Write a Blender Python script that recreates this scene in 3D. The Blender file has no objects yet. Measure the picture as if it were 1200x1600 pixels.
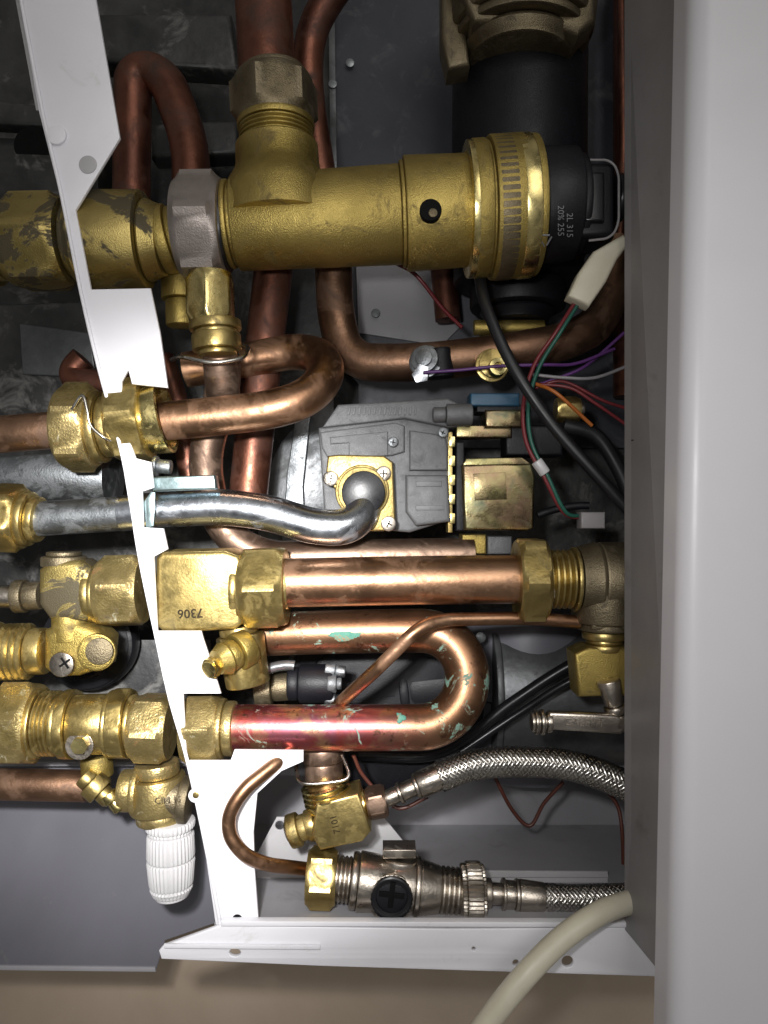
import bpy, math, random, bmesh, bisect
from mathutils import Vector, Matrix
random.seed(4)
K=0.0003; D=1160.0
def sc(d): return (D+d)/D
def W(x,y,d=0):
    s=sc(d); return Vector(((x-600)*s*K, d*K, (800-y)*s*K))
COL=bpy.context.scene.collection
WL={}
# ---------------------------------------------------------------- materials
MATS={}
def base_mat(name):
    m=bpy.data.materials.new(name); m.use_nodes=True
    nt=m.node_tree; nt.nodes.clear()
    out=nt.nodes.new('ShaderNodeOutputMaterial'); b=nt.nodes.new('ShaderNodeBsdfPrincipled')
    nt.links.new(b.outputs[0],out.inputs[0])
    tc=nt.nodes.new('ShaderNodeTexCoord'); oi=nt.nodes.new('ShaderNodeObjectInfo')
    mp=nt.nodes.new('ShaderNodeMapping'); mp.inputs['Scale'].default_value=(33.3,)*3
    nt.links.new(tc.outputs['Object'],mp.inputs[0])
    ad=nt.nodes.new('ShaderNodeVectorMath'); ad.operation='ADD'
    mu=nt.nodes.new('ShaderNodeMath'); mu.operation='MULTIPLY'; mu.inputs[1].default_value=37
    nt.links.new(oi.outputs['Random'],mu.inputs[0])
    nt.links.new(mp.outputs[0],ad.inputs[0]); nt.links.new(mu.outputs[0],ad.inputs[1])
    return m,nt,b,ad.outputs[0],mp.outputs[0]
def noise(nt,v,scale,detail=3,rough=.6,dist=0):
    n=nt.nodes.new('ShaderNodeTexNoise'); n.inputs['Scale'].default_value=scale
    n.inputs['Detail'].default_value=detail; n.inputs['Roughness'].default_value=rough
    n.inputs['Distortion'].default_value=dist
    nt.links.new(v,n.inputs['Vector']); return n.outputs['Fac']
def mrange(nt,f,a,b,c,d):
    n=nt.nodes.new('ShaderNodeMapRange'); n.inputs[1].default_value=a;n.inputs[2].default_value=b
    n.inputs[3].default_value=c;n.inputs[4].default_value=d
    nt.links.new(f,n.inputs[0]); return n.outputs[0]
def mixc(nt,f,a,b):
    n=nt.nodes.new('ShaderNodeMix'); n.data_type='RGBA'
    nt.links.new(f,n.inputs[0])
    for i,c in ((6,a),(7,b)):
        if isinstance(c,tuple): n.inputs[i].default_value=(*c,1)
        else: nt.links.new(c,n.inputs[i])
    return n.outputs[2]
def M(name,c1,c2=None,metal=0.0,r=(.3,.5),scale=1.2,stains=(),edge=0.0,bump=.15,bscale=30,spec=.5):
    m,nt,b,v,vraw=base_mat(name)
    c2=c2 or tuple(x*.8 for x in c1)
    n1=noise(nt,v,scale,4,.65,.4)
    col=mixc(nt,mrange(nt,n1,.35,.65,0,1),c1,c2)
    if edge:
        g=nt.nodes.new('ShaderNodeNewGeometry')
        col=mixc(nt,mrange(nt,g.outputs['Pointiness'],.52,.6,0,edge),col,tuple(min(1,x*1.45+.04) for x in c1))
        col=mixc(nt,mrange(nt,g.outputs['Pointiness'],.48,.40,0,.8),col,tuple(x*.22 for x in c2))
    rough=mrange(nt,noise(nt,v,scale*2.3,3,.7),.3,.7,r[0],r[1])
    met=None
    for (sc_,lo,hi,ss) in stains:
        f=mrange(nt,noise(nt,v,ss,5,.7,.6),lo,hi,0,1)
        col=mixc(nt,f,col,sc_)
        if metal:
            inv=nt.nodes.new('ShaderNodeMath'); inv.operation='MULTIPLY_ADD'
            inv.inputs[1].default_value=-.55 if met is None else -.35; inv.inputs[2].default_value=metal
            nt.links.new(f,inv.inputs[0])
            if met is None: met=inv.outputs[0]
            else:
                mm=nt.nodes.new('ShaderNodeMath'); mm.operation='MULTIPLY'
                nt.links.new(met,mm.inputs[0]);nt.links.new(inv.outputs[0],mm.inputs[1]); met=mm.outputs[0]
            ra=nt.nodes.new('ShaderNodeMath'); ra.operation='MULTIPLY_ADD'; ra.inputs[1].default_value=.25
            nt.links.new(f,ra.inputs[0]); nt.links.new(rough,ra.inputs[2]); rough=ra.outputs[0]
    nt.links.new(col,b.inputs['Base Color']); nt.links.new(rough,b.inputs['Roughness'])
    b.inputs['Metallic'].default_value=metal
    if metal and met is not None: nt.links.new(met,b.inputs['Metallic'])
    b.inputs['Specular IOR Level'].default_value=spec
    if bump:
        bn=noise(nt,v,bscale,2,.6)
        bp=nt.nodes.new('ShaderNodeBump'); bp.inputs['Strength'].default_value=bump; bp.inputs['Distance'].default_value=.0006
        nt.links.new(bn,bp.inputs['Height']); nt.links.new(bp.outputs[0],b.inputs['Normal'])
    MATS[name]=m; return m
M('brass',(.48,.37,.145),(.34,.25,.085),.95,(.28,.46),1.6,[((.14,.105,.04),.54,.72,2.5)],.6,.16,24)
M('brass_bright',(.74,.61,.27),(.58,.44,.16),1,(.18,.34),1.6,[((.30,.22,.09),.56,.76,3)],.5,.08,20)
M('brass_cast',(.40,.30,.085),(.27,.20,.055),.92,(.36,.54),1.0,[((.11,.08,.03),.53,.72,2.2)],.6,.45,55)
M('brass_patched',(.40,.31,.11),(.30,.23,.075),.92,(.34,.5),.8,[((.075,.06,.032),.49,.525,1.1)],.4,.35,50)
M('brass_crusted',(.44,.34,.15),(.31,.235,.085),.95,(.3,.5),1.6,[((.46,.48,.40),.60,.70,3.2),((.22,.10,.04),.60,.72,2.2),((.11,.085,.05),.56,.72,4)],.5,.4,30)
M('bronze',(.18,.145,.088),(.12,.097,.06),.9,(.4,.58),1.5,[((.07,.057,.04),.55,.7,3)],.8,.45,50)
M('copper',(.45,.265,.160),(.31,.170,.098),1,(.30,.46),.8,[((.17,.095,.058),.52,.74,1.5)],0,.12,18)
M('copper_dull',(.31,.185,.115),(.22,.125,.08),.95,(.36,.52),.9,[((.13,.08,.055),.50,.7,1.5)],0,.16,22)
M('copper_dark',(.22,.088,.055),(.12,.050,.035),.9,(.34,.52),.8,[((.06,.030,.022),.48,.7,1.3)],0,.14,20)
M('copper_tan',(.29,.20,.145),(.20,.13,.095),.95,(.36,.52),.9,[((.14,.09,.065),.50,.7,1.6)],0,.14,20)
M('zinc',(.66,.69,.73),(.52,.55,.60),1,(.20,.34),1.2,[((.35,.36,.38),.58,.8,2)],0,.1,18)
M('zinc_dull',(.28,.295,.305),(.19,.20,.21),1,(.36,.52),1.2,[((.13,.135,.14),.50,.7,3)],0,.25,30)
M('zinc_teal',(.34,.44,.45),(.28,.36,.37),1,(.28,.42),2,[],0,.1,30)
M('nickel',(.48,.435,.38),(.36,.32,.27),1,(.24,.40),1.5,[((.19,.165,.135),.56,.74,2.5)],.5,.16,30)
M('nickel_pink',(.36,.315,.29),(.27,.235,.215),.85,(.42,.55),1.2,[((.17,.14,.12),.6,.8,2)],.4,.25,40)
M('steel_wire',(.60,.58,.54),(.45,.43,.40),1,(.2,.35),2,[],0,0)
M('hose_core',(.05,.05,.05),(.03,.03,.03),0,(.6,.8))
M('dark_sheet',(.075,.075,.073),(.03,.03,.031),.5,(.35,.6),.6,[((.17,.165,.155),.54,.70,1.1)],0,.35,7)
M('sheet_blue',(.062,.065,.078),(.045,.048,.058),.2,(.45,.6),.5,[((.11,.11,.118),.54,.75,1.3)],0,.15,14)
M('galvanised',(.17,.175,.18),(.10,.105,.11),.7,(.35,.55),.8,[((.06,.06,.06),.50,.72,1.6)],0,.25,10)
M('cast_aluminium',(.150,.152,.157),(.118,.120,.125),.40,(.45,.6),2.5,[((.07,.07,.07),.58,.8,3)],.5,.4,70)
M('white_paint',(.76,.755,.79),(.72,.715,.75),0,(.36,.46),.4,[((.50,.48,.46),.62,.85,1.0)],0,.06,60)
M('panel_white',(.60,.59,.62),(.58,.57,.60),0,(.35,.45),.3,[],0,.04,80)
M('lip_grey',(.235,.225,.228),(.20,.19,.19),0,(.4,.55),.5,[((.13,.12,.11),.6,.8,.8)],0,.05,60)
M('pale_grey',(.42,.41,.42),(.37,.36,.37),0,(.4,.55),.5,[((.22,.21,.20),.60,.8,1.2)],0,.05,60)
M('grey_paint',(.32,.315,.335),(.27,.265,.28),0,(.4,.55),.4,[((.18,.175,.17),.58,.8,1.2)],0,.08,50)
M('grey_dark',(.165,.163,.188),(.135,.133,.152),0,(.34,.46),.25,[((.21,.205,.21),.64,.8,2)],0,.05,50)
M('wall_tan',(.50,.40,.31),(.43,.34,.255),0,(.7,.9),.3,[],0,.1,20)
M('black_plastic',(.008,.008,.011),(.005,.005,.007),0,(.4,.55),1,[],0,.25,50,.35)
M('black_gloss',(.012,.012,.014),(.008,.008,.01),0,(.25,.4),1,[],0,.05,20,.4)
M('cream',(.54,.51,.40),(.48,.44,.34),0,(.4,.5),1,[((.36,.31,.23),.60,.8,2)],0,.08,20)
M('white_plastic',(.54,.53,.54),(.48,.47,.48),0,(.3,.45),1,[((.36,.34,.32),.58,.8,2)],0,.05,30)
M('chromate',(.27,.245,.11),(.23,.155,.10),1,(.20,.38),1.4,[((.09,.13,.085),.53,.75,1.5)],0,.12,14)
M('blue_plastic',(.02,.09,.16),(.02,.07,.13),0,(.35,.5))
M('dark_void',(.006,.006,.006),(.004,.004,.004),0,(.7,.9),spec=.1)
M('verdigris',(.045,.19,.15),(.12,.29,.22),0,(.7,.9),3,[((.30,.18,.10),.56,.64,3)],0,.6,30)
M('limescale',(.46,.44,.38),(.28,.25,.20),0,(.7,.9),4,[],0,.8,40)
M('print_grey',(.16,.16,.17),(.12,.12,.13),0,(.5,.6))
M('print_dark',(.03,.022,.012),(.025,.018,.01),0,(.6,.7),spec=.1)
for n,c in dict(wire_red=(.17,.02,.025),wire_green=(.015,.10,.07),wire_purple=(.11,.035,.17),wire_orange=(.42,.12,.02),wire_grey=(.25,.24,.25),wire_black=(.010,.010,.012),wire_brown=(.10,.03,.02)).items():
    M(n,c,None,0,(.35,.5),1,[],0,0)
def stained():
    m,nt,b,v,vr=base_mat('copper_stained')
    sx=nt.nodes.new('ShaderNodeSeparateXYZ'); nt.links.new(vr,sx.inputs[0])
    n=noise(nt,v,1.3,4,.6,.8)
    red=mixc(nt,mrange(nt,n,.35,.6,0,1),(.38,.075,.06),(.30,.10,.13))
    red=mixc(nt,mrange(nt,noise(nt,v,2.1,4,.6),.46,.6,0,1),red,(.42,.22,.13))
    cop=mixc(nt,mrange(nt,n,.35,.65,0,1),(.36,.20,.115),(.21,.11,.06))
    s=nt.nodes.new('ShaderNodeMath'); s.operation='MULTIPLY_ADD'; s.inputs[1].default_value=2.2
    nt.links.new(n,s.inputs[0]); nt.links.new(sx.outputs[0],s.inputs[2])
    f=mrange(nt,s.outputs[0],1.0,2.2,0,1)
    zs=mrange(nt,sx.outputs[2],-.1,.3,0,1)
    mx=nt.nodes.new('ShaderNodeMath'); mx.operation='MAXIMUM'; nt.links.new(f,mx.inputs[0]); nt.links.new(zs,mx.inputs[1])
    col=mixc(nt,mx.outputs[0],red,cop)
    g=noise(nt,v,2.2,6,.75,.7); gf=mrange(nt,g,.58,.63,0,1)
    col=mixc(nt,gf,col,(.16,.29,.235))
    col=mixc(nt,mrange(nt,noise(nt,v,5,4,.7),.58,.68,0,1),col,(.12,.06,.04))
    nt.links.new(col,b.inputs['Base Color'])
    nt.links.new(mrange(nt,gf,0,1,.95,.05),b.inputs['Metallic'])
    nt.links.new(mrange(nt,gf,0,1,.38,.85),b.inputs['Roughness'])
    bp=nt.nodes.new('ShaderNodeBump'); bp.inputs['Strength'].default_value=.35; bp.inputs['Distance'].default_value=.0005
    nt.links.new(g,bp.inputs['Height']); nt.links.new(bp.outputs[0],b.inputs['Normal'])
    MATS['copper_stained']=m
stained()
# ---------------------------------------------------------------- object helpers
def T(name,label,cat,x,y,d=0,group=None):
    o=bpy.data.objects.new(name,None); o.empty_display_size=.01
    o.location=W(x,y,d); COL.objects.link(o); WL[o]=o.location.copy()
    o['label']=label; o['category']=cat
    if group: o['group']=group
    return o
def place(me,name,mat,par=None,label=None,cat=None,group=None,kind=None,ang=32):
    vs=[v.co for v in me.vertices]
    c=Vector([ (min(v[i] for v in vs)+max(v[i] for v in vs))/2 for i in range(3)])
    me.transform(Matrix.Translation(-c))
    for p in me.polygons: p.use_smooth=True
    me.set_sharp_from_angle(angle=math.radians(ang))
    me.materials.clear(); me.materials.append(MATS[mat])
    o=bpy.data.objects.new(name,me); COL.objects.link(o); WL[o]=c
    if par is not None:
        o.parent=par; o.location=c-WL[par]
    else: o.location=c
    if label: o['label']=label
    if cat: o['category']=cat
    if group: o['group']=group
    if kind: o['kind']=kind
    return o
def mesh(verts,faces,name='m'):
    me=bpy.data.meshes.new(name); me.from_pydata([tuple(v) for v in verts],[],faces); me.update(); return me
def fixn(me):
    bm=bmesh.new(); bm.from_mesh(me); bmesh.ops.recalc_face_normals(bm,faces=bm.faces); bm.to_mesh(me); bm.free(); return me
def frame(ax):
    ax=ax.normalized(); up=Vector((0,-1,0)) if abs(ax.y)<.9 else Vector((0,0,1))
    u=ax.cross(up).normalized(); v=u.cross(ax).normalized(); return ax,u,v
def lathe(p0,p1,prof,sides=0,apo=None,seg=48,rot=0,knurl=0,kd=0):
    ax,u,v=frame(p1-p0); verts=[];faces=[]
    for (t,r) in prof:
        for i in range(seg):
            a=2*math.pi*i/seg; rr=r
            if sides:
                w=2*math.pi/sides; q=((a+rot)%w)-w/2
                rr=min(r,apo/math.cos(q))
            if knurl and r>kd: rr=r-kd*(1 if (i%2) else 0)
            verts.append(p0+ax*t+u*(math.cos(a)*rr)+v*(math.sin(a)*rr))
    n=len(prof)
    for j in range(n-1):
        for i in range(seg):
            k=(i+1)%seg; faces.append((j*seg+i,j*seg+k,(j+1)*seg+k,(j+1)*seg+i))
    faces.append(tuple(range(seg))[::-1]); faces.append(tuple((n-1)*seg+i for i in range(seg)))
    return fixn(mesh(verts,faces))
def segprof(segs,k,c=1.5):
    P=[];pos=0
    for s in segs:
        if s[0]=='t':
            _,L,r,n=s; p=L/n
            for i in range(n):
                P+=[(pos+i*p+.02*p,r-p*.45),(pos+i*p+.35*p,r),(pos+i*p+.65*p,r)]
            P.append((pos+L,r-p*.45)); pos+=L; continue
        if s[0]=='p':
            for (a,r) in s[1]: P.append((pos+a,r))
            pos+=max(a for a,r in s[1]); continue
        L=s[0]; r0=s[1]; r1=s[2] if len(s)>2 else r0
        cc=min(c,L*.3)
        P+=[(pos,r0-cc),(pos+cc*.3,r0-cc*.3),(pos+cc,r0),(pos+L-cc,r1),(pos+L-cc*.3,r1-cc*.3),(pos+L,r1-cc)]; pos+=L
    return [(a*k,r*k) for a,r in P],pos*k
def R(name,mat,par,a,b,d,segs,d1=None,sides=0,apo=None,seg=48,rot=0,c=1.5,label=None,cat=None,knurl=0,kd=0,group=None):
    p0=W(a[0],a[1],d); p1=W(b[0],b[1],d if d1 is None else d1)
    k=sc(d)*K; prof,L=segprof(segs,k,c); full=(p1-p0).length
    prof=[(t*full/L,r) for t,r in prof]
    me=lathe(p0,p1,prof,sides,(apo or 0)*k,seg,rot,knurl,kd*k)
    return place(me,name,mat,par,label,cat,group)
def NUT(name,mat,par,a,b,d,apo,d1=None,sides=6,rot=None,label=None,cat=None):
    rot=math.radians(random.uniform(-14,14)) if rot is None else rot
    R_=apo*1.16
    L=math.hypot(b[0]-a[0],b[1]-a[1]); L=L if L>3 else 30
    pts=[(0,apo*.7),(0,apo*.97),(L*.06,apo*1.01),(L*.16,R_),(L*.84,R_),(L*.94,apo*1.01),(L,apo*.97),(L,apo*.7)]
    return R(name,mat,par,a,b,d,[('p',pts)],d1=d1,sides=sides,apo=apo,seg=72,rot=rot,label=label,cat=cat)
def Y(name,mat,par,x,y,d,segs,sides=0,apo=None,seg=40,rot=0,c=1.0,label=None,cat=None,tilt=(0,0),knurl=0,kd=0):
    k=sc(d)*K; prof,L=segprof(segs,k,c); p0=W(x,y,d)
    ax=Vector((tilt[0],-1,tilt[1])).normalized()
    me=lathe(p0,p0+ax*L,prof,sides,(apo or 0)*k,seg,rot,knurl,kd*k)
    return place(me,name,mat,par,label,cat)
def fillet(pts,fr):
    out=[pts[0]]
    for i in range(1,len(pts)-1):
        A,B,C=pts[i-1],pts[i],pts[i+1]; u=(A-B);v=(C-B)
        lim=min(u.length*(.5 if i>1 else 1),v.length*(.5 if i<len(pts)-2 else 1))
        q=min(fr,lim*.999); a=B+u.normalized()*q; c=B+v.normalized()*q
        ka=.5523; h0=a+(B-a)*ka; h1=c+(B-c)*ka
        for s in range(13):
            t=s/12; out.append(a*(1-t)**3+h0*3*t*(1-t)**2+h1*3*t*t*(1-t)+c*t**3)
    out.append(pts[-1]); return out
def catmull(pts,n=12):
    out=[]; P=[pts[0]*2-pts[1]]+pts+[pts[-1]*2-pts[-2]]
    for i in range(1,len(P)-2):
        a,b,c,e=P[i-1],P[i],P[i+1],P[i+2]
        for s in range(n):
            t=s/n; out.append(.5*((2*b)+(c-a)*t+(2*a-5*b+4*c-e)*t*t+(3*b-a-3*c+e)*t**3))
    out.append(pts[-1]); return out
def frames(path):
    T0=(path[1]-path[0]).normalized(); _,u,v=frame(T0); F=[(T0,u,v)]
    for i in range(1,len(path)):
        a=path[i-1]; b=path[min(i+1,len(path)-1)]
        t=(b-a).normalized(); q=F[-1][0].rotation_difference(t)
        F.append((t,q@F[-1][1],q@F[-1][2]))
    return F
def tubemesh(path,r,seg=28):
    F=frames(path); verts=[];faces=[]
    for p,(t,u,v) in zip(path,F):
        for j in range(seg):
            a=2*math.pi*j/seg; verts.append(p+u*math.cos(a)*r+v*math.sin(a)*r)
    n=len(path)
    for i in range(n-1):
        for j in range(seg):
            k=(j+1)%seg; faces.append((i*seg+j,i*seg+k,(i+1)*seg+k,(i+1)*seg+j))
    faces.append(tuple(range(seg))); faces.append(tuple((n-1)*seg+j for j in range(seg))[::-1])
    return verts,faces
def dedupe(path):
    o=[path[0]]
    for p in path[1:]:
        if (p-o[-1]).length>1e-6: o.append(p)
    return o
def TUBE(name,mat,par,pts,r,fr=60,smooth=False,label=None,cat=None,seg=28,ang=50,group=None):
    P=[W(*(p if len(p)>2 else (p[0],p[1],0))) for p in pts]
    path=dedupe(catmull(P) if smooth else fillet(P,fr*K))
    md=sum((p[2] if len(p)>2 else 0) for p in pts)/len(pts)
    v,f=tubemesh(path,r*K*sc(md),seg); return place(fixn(mesh(v,f)),name,mat,par,label,cat,group,ang=ang)
def wireobj(name,mat,pts,r,label,cat='wire',par=None):
    return TUBE(name,mat,par,pts,r,smooth=True,label=label,cat=cat,seg=10)
def PRISM(name,mat,par,poly,d,th,bev=2,label=None,cat=None,rot=0,group=None,holes=(),kind=None):
    cu=bpy.data.curves.new('c','CURVE'); cu.dimensions='2D'; cu.fill_mode='BOTH'
    cx=sum(p[0] for p in poly)/len(poly); cy=sum(p[1] for p in poly)/len(poly)
    cr,sr=math.cos(rot),math.sin(rot); s=sc(d)*K
    b=bev*s
    def add(pl):
        sp=cu.splines.new('POLY'); sp.points.add(len(pl)-1); sp.use_cyclic_u=True
        for i,(x,y) in enumerate(pl):
            X=x-cx;Yy=y-cy; x=cx+X*cr-Yy*sr; y=cy+X*sr+Yy*cr
            w=W(x,y,d); sp.points[i].co=(w.x,w.z,0,1)
    add(poly)
    for h in holes: add(h)
    cu.offset=-b
    cu.extrude=max(th*K/2-b,1e-6); cu.bevel_depth=b; cu.bevel_resolution=2 if bev>1.5 else 1
    tmp=bpy.data.objects.new('t',cu); COL.objects.link(tmp)
    dg=bpy.context.evaluated_depsgraph_get(); me=bpy.data.meshes.new_from_object(tmp.evaluated_get(dg))
    bpy.data.objects.remove(tmp)
    for v in me.vertices: v.co=Vector((v.co.x,d*K+th*K/2-v.co.z,v.co.y))
    bm=bmesh.new(); bm.from_mesh(me); bmesh.ops.remove_doubles(bm,verts=bm.verts,dist=1e-7); bmesh.ops.recalc_face_normals(bm,faces=bm.faces); bm.to_mesh(me); bm.free()
    return place(me,name,mat,par,label,cat,group,kind)
def BOX(name,mat,par,x0,y0,x1,y1,d,th,bev=2,label=None,cat=None,rot=0,group=None):
    return PRISM(name,mat,par,[(x0,y0),(x1,y0),(x1,y1),(x0,y1)],d,th,bev,label,cat,rot,group)
def circ(x,y,r,n=20,ry=None):
    ry=ry or r
    return [(x+r*math.cos(2*math.pi*i/n),y+ry*math.sin(2*math.pi*i/n)) for i in range(n)]
def QUAD(name,mat,par,pts,label=None,cat=None,kind=None,th=3):
    P=[W(*p) for p in pts]; n=(P[1]-P[0]).cross(P[2]-P[0]).normalized()*th*K
    v=P+[p+n for p in P]
    f=[(0,1,2,3),(7,6,5,4)]+[(i,(i+1)%4,(i+1)%4+4,i+4) for i in range(4)]
    return place(fixn(mesh(v,f)),name,mat,par,label,cat,None,kind)
def TEXT(name,mat,par,s,x,y,size,rot,surf,th=.8,bold=0):
    cu=bpy.data.curves.new('c','FONT'); cu.body=s; cu.size=1; cu.align_x='CENTER'; cu.align_y='CENTER'; cu.resolution_u=3; cu.offset=bold
    tmp=bpy.data.objects.new('t',cu); COL.objects.link(tmp)
    dg=bpy.context.evaluated_depsgraph_get(); me=bpy.data.meshes.new_from_object(tmp.evaluated_get(dg)); bpy.data.objects.remove(tmp)
    bm=bmesh.new(); bm.from_mesh(me); bmesh.ops.remove_doubles(bm,verts=bm.verts,dist=1e-5)
    r=bmesh.ops.extrude_face_region(bm,geom=bm.faces[:])
    for g in r['geom']:
        if isinstance(g,bmesh.types.BMVert): g.co.z=1
    bmesh.ops.recalc_face_normals(bm,faces=bm.faces); bm.to_mesh(me); bm.free()
    cr,sr=math.cos(rot),math.sin(rot)
    for v in me.vertices:
        X=v.co.x*size; Z=v.co.y*size; px=x+X*cr+Z*sr; py=y+X*sr-Z*cr
        dd=surf(px,py)+(.6 if v.co.z<.5 else -th); v.co=W(px,py,dd)
    return place(me,name,mat,par)
def cyl_surf(ay,r,d,ax=None):
    def f(px,py):
        o=(py-ay) if ax is None else (px-ax)
        return d-math.sqrt(max(r*r-o*o,0))*sc(d)
    return f
def SCREW(par,x,y,d,r,mat='steel_wire',head='cross',name='screw'):
    s=Y(name,mat,par,x,y,d,[(r*.7,r)],seg=20,c=r*.25)
    a=random.uniform(0,1.2)
    for k in range(2 if head=='cross' else 1):
        q=a+k*math.pi/2; dx,dy=math.cos(q)*r*.5,math.sin(q)*r*.5
        PRISM('screw_slot','dark_void',s,[(x+dx-dy*.18,y+dy+dx*.18),(x+dx+dy*.18,y+dy-dx*.18),(x-dx+dy*.18,y-dy-dx*.18),(x-dx-dy*.18,y-dy+dx*.18)],d-r*.7-.5-k*.15,1,.05)
    return s
def blob(name,mat,par,cx,cy,rx,ry,surf,seed,h=1.5):
    rnd=random.Random(seed); N=30; ring=[1+.25*math.sin(3*i/N*6.28+seed)+rnd.uniform(-.22,.22) for i in range(N)]
    V=[];F=[]
    for k,(q,hh) in enumerate(((1,0),(.8,h*.8),(.4,h),(.05,h))):
        for i in range(N):
            a=6.283*i/N; x=cx+rx*q*ring[i]*math.cos(a); y=cy+ry*q*ring[i]*math.sin(a)
            V.append(W(x,y,surf(x,y)+.5-hh-rnd.uniform(0,.4)))
    for k in range(3):
        for i in range(N): F.append((k*N+i,k*N+(i+1)%N,(k+1)*N+(i+1)%N,(k+1)*N+i))
    F.append(tuple(3*N+i for i in range(N)))
    return place(fixn(mesh(V,F)),name,mat,par,ang=70)
def HOSE(name,par,pts,r,n=14,turns_px=95):
    P=[W(*p) for p in pts]; path=dedupe(catmull(P,26)); F=frames(path)
    rr=r*K*sc(pts[0][2])
    v,f=tubemesh(path,rr*.9,20); place(fixn(mesh(v,f)),'hose_core','hose_core',par)
    L=[0]
    for i in range(1,len(path)): L.append(L[-1]+(path[i]-path[i-1]).length)
    V=[];FA=[]; N=int(L[-1]/(3.2*K))
    def at(s):
        i=min(max(bisect.bisect(L,s)-1,0),len(path)-2); t=(s-L[i])/max(L[i+1]-L[i],1e-9)
        return path[i].lerp(path[i+1],t),F[i][0],F[i][1].lerp(F[i+1][1],t).normalized(),F[i][2].lerp(F[i+1][2],t).normalized()
    samp=[at(L[-1]*i/N) for i in range(N+1)]
    for dr in (1,-1):
        for k in range(n):
            base=len(V)
            for i,(p,t,u,w) in enumerate(samp):
                s=L[-1]*i/N; th=2*math.pi*k/n+dr*2*math.pi*s/(turns_px*K)
                wv=math.cos(n*(2*math.pi*s/(turns_px*K))+(0 if dr>0 else math.pi)+k*math.pi)
                rad=rr*(1+.035*wv)
                e=u*math.cos(th)+w*math.sin(th)
                tang=(t+(w*math.cos(th)-u*math.sin(th))*dr*2*math.pi*rr/(turns_px*K)).normalized()
                side=tang.cross(e).normalized(); c=p+e*rad; hw=rr*.15; ht=rr*.06
                V+= [c+side*hw-e*ht, c+side*hw*.5+e*ht, c-side*hw*.5+e*ht, c-side*hw-e*ht]
            for i in range(N):
                for j in range(4):
                    a=base+i*4+j;b=base+i*4+(j+1)%4
                    FA.append((a,b,b+4,a+4))
    return place(fixn(mesh(V,FA)),name,'steel_wire',par,ang=60)
# ================================================================ SETTING
QUAD('room_wall','wall_tan',None,[(-1500,-1500,480),(2600,-1500,480),(2600,3000,480),(-1500,3000,480)],kind='structure')
cas=T('boiler_casing','open white sheet-metal boiler casing with dusty grey interior','boiler casing',700,1440,0)
QUAD('back_panel','dark_sheet',cas,[(-420,-420,432),(1010,-420,432),(1010,1262,432),(-420,1262,432)])
PRISM('inner_panel','sheet_blue',cas,[(518,-60),(985,-60),(985,700),(560,700),(560,600),(524,560)],392,8,1,label='blue-grey inner sheet panel with rivets')
PRISM('panel_plate','grey_paint',cas,[(556,412),(700,405),(722,508),(690,540),(560,520)],380,5,1.5)
PRISM('panel_seam','galvanised',cas,[(512,-60),(522,-60),(530,560),(520,560)],384,6,1)
for x,y,d in ((547,100,386),(587,490,374),(533,576,386),(520,133,386),(558,278,386)):
    Y('rivet','zinc_dull',cas,x,y,d,[(4,7)],seg=16)
PRISM('shield_sheet','galvanised',cas,[(440,690),(520,600),(524,700),(500,860),(400,860),(415,740)],300,6,1,label='crumpled galvanised shield')
PRISM('shield_sheet','zinc_dull',cas,[(462,650),(488,622),(474,760),(478,850),(440,852),(448,740)],285,6,2)
PRISM('heat_shield','dark_sheet',cas,[(-60,478),(165,470),(178,560),(250,700),(250,790),(-60,790)],330,10,3)
PRISM('heat_shield','galvanised',cas,[(30,505),(140,520),(150,590),(35,585)],318,5,2)
PRISM('exchanger_box','dark_sheet',cas,[(150,20),(360,20),(372,110),(150,95)],250,60,8)
PRISM('exchanger_box','dark_sheet',cas,[(235,190),(372,185),(372,240),(235,245)],300,60,8)
PRISM('exchanger_rail','dark_sheet',cas,[(-60,150),(120,170),(120,200),(-60,190)],260,40,6)
Y('sight_hole','dark_void',cas,55,230,255,[(8,30)])
R('exchanger_drum','zinc_dull',cas,(-80,738),(178,745),150,[(250,50)])
R('exchanger_drum','dark_sheet',cas,(-80,290),(180,300),330,[(250,70)])
QUAD('bottom_wall','grey_paint',cas,[(335,1445,-50),(1010,1445,-50),(985,1262,432),(410,1262,432)])
PRISM('lower_shield','grey_paint',cas,[(330,1110),(990,1110),(990,1310),(330,1310)],330,6,2)
PRISM('bracket_plate','pale_grey',cas,[(432,1277),(598,1275),(655,1345),(672,1360),(950,1362),(960,1440),(674,1440),(674,1456),(592,1456),(592,1432),(405,1430),(398,1340)],95,5,1.5,holes=[circ(437,1290,7)])
PRISM('bracket_plate','pale_grey',cas,[(690,1372),(950,1372),(950,1384),(690,1384)],80,4,1)
sl=[circ(367,1489,9,14,6),circ(887,1503,9,16,9),circ(740,1483,3,10),circ(806,1505,5,12)]
PRISM('base_flange','white_paint',cas,[(255,1478),(345,1446),(700,1452),(985,1449),(1046,1440),(1042,1527),(500,1510),(252,1499),(248,1486)],-62,8,2,holes=sl,label='white folded base flange with slots')
PRISM('flange_rib','white_paint',cas,[(256,1476),(500,1478),(500,1484),(256,1482)],-68,5,1)
PRISM('flange_rib','white_paint',cas,[(345,1440),(985,1442),(985,1450),(345,1448)],-66,14,2)
QUAD('side_lip','lip_grey',cas,[(979,-80,-60),(979,1452,-60),(1056,1545,-230),(1090,-80,-230)])
QUAD('side_lip','pale_grey',cas,[(979,-80,-61),(979,1450,-61),(986,1450,-10),(986,-80,-10)])
QUAD('side_wall','grey_dark',cas,[(1150,-420,-40),(1150,1450,-40),(990,1262,432),(990,-420,432)])
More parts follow.
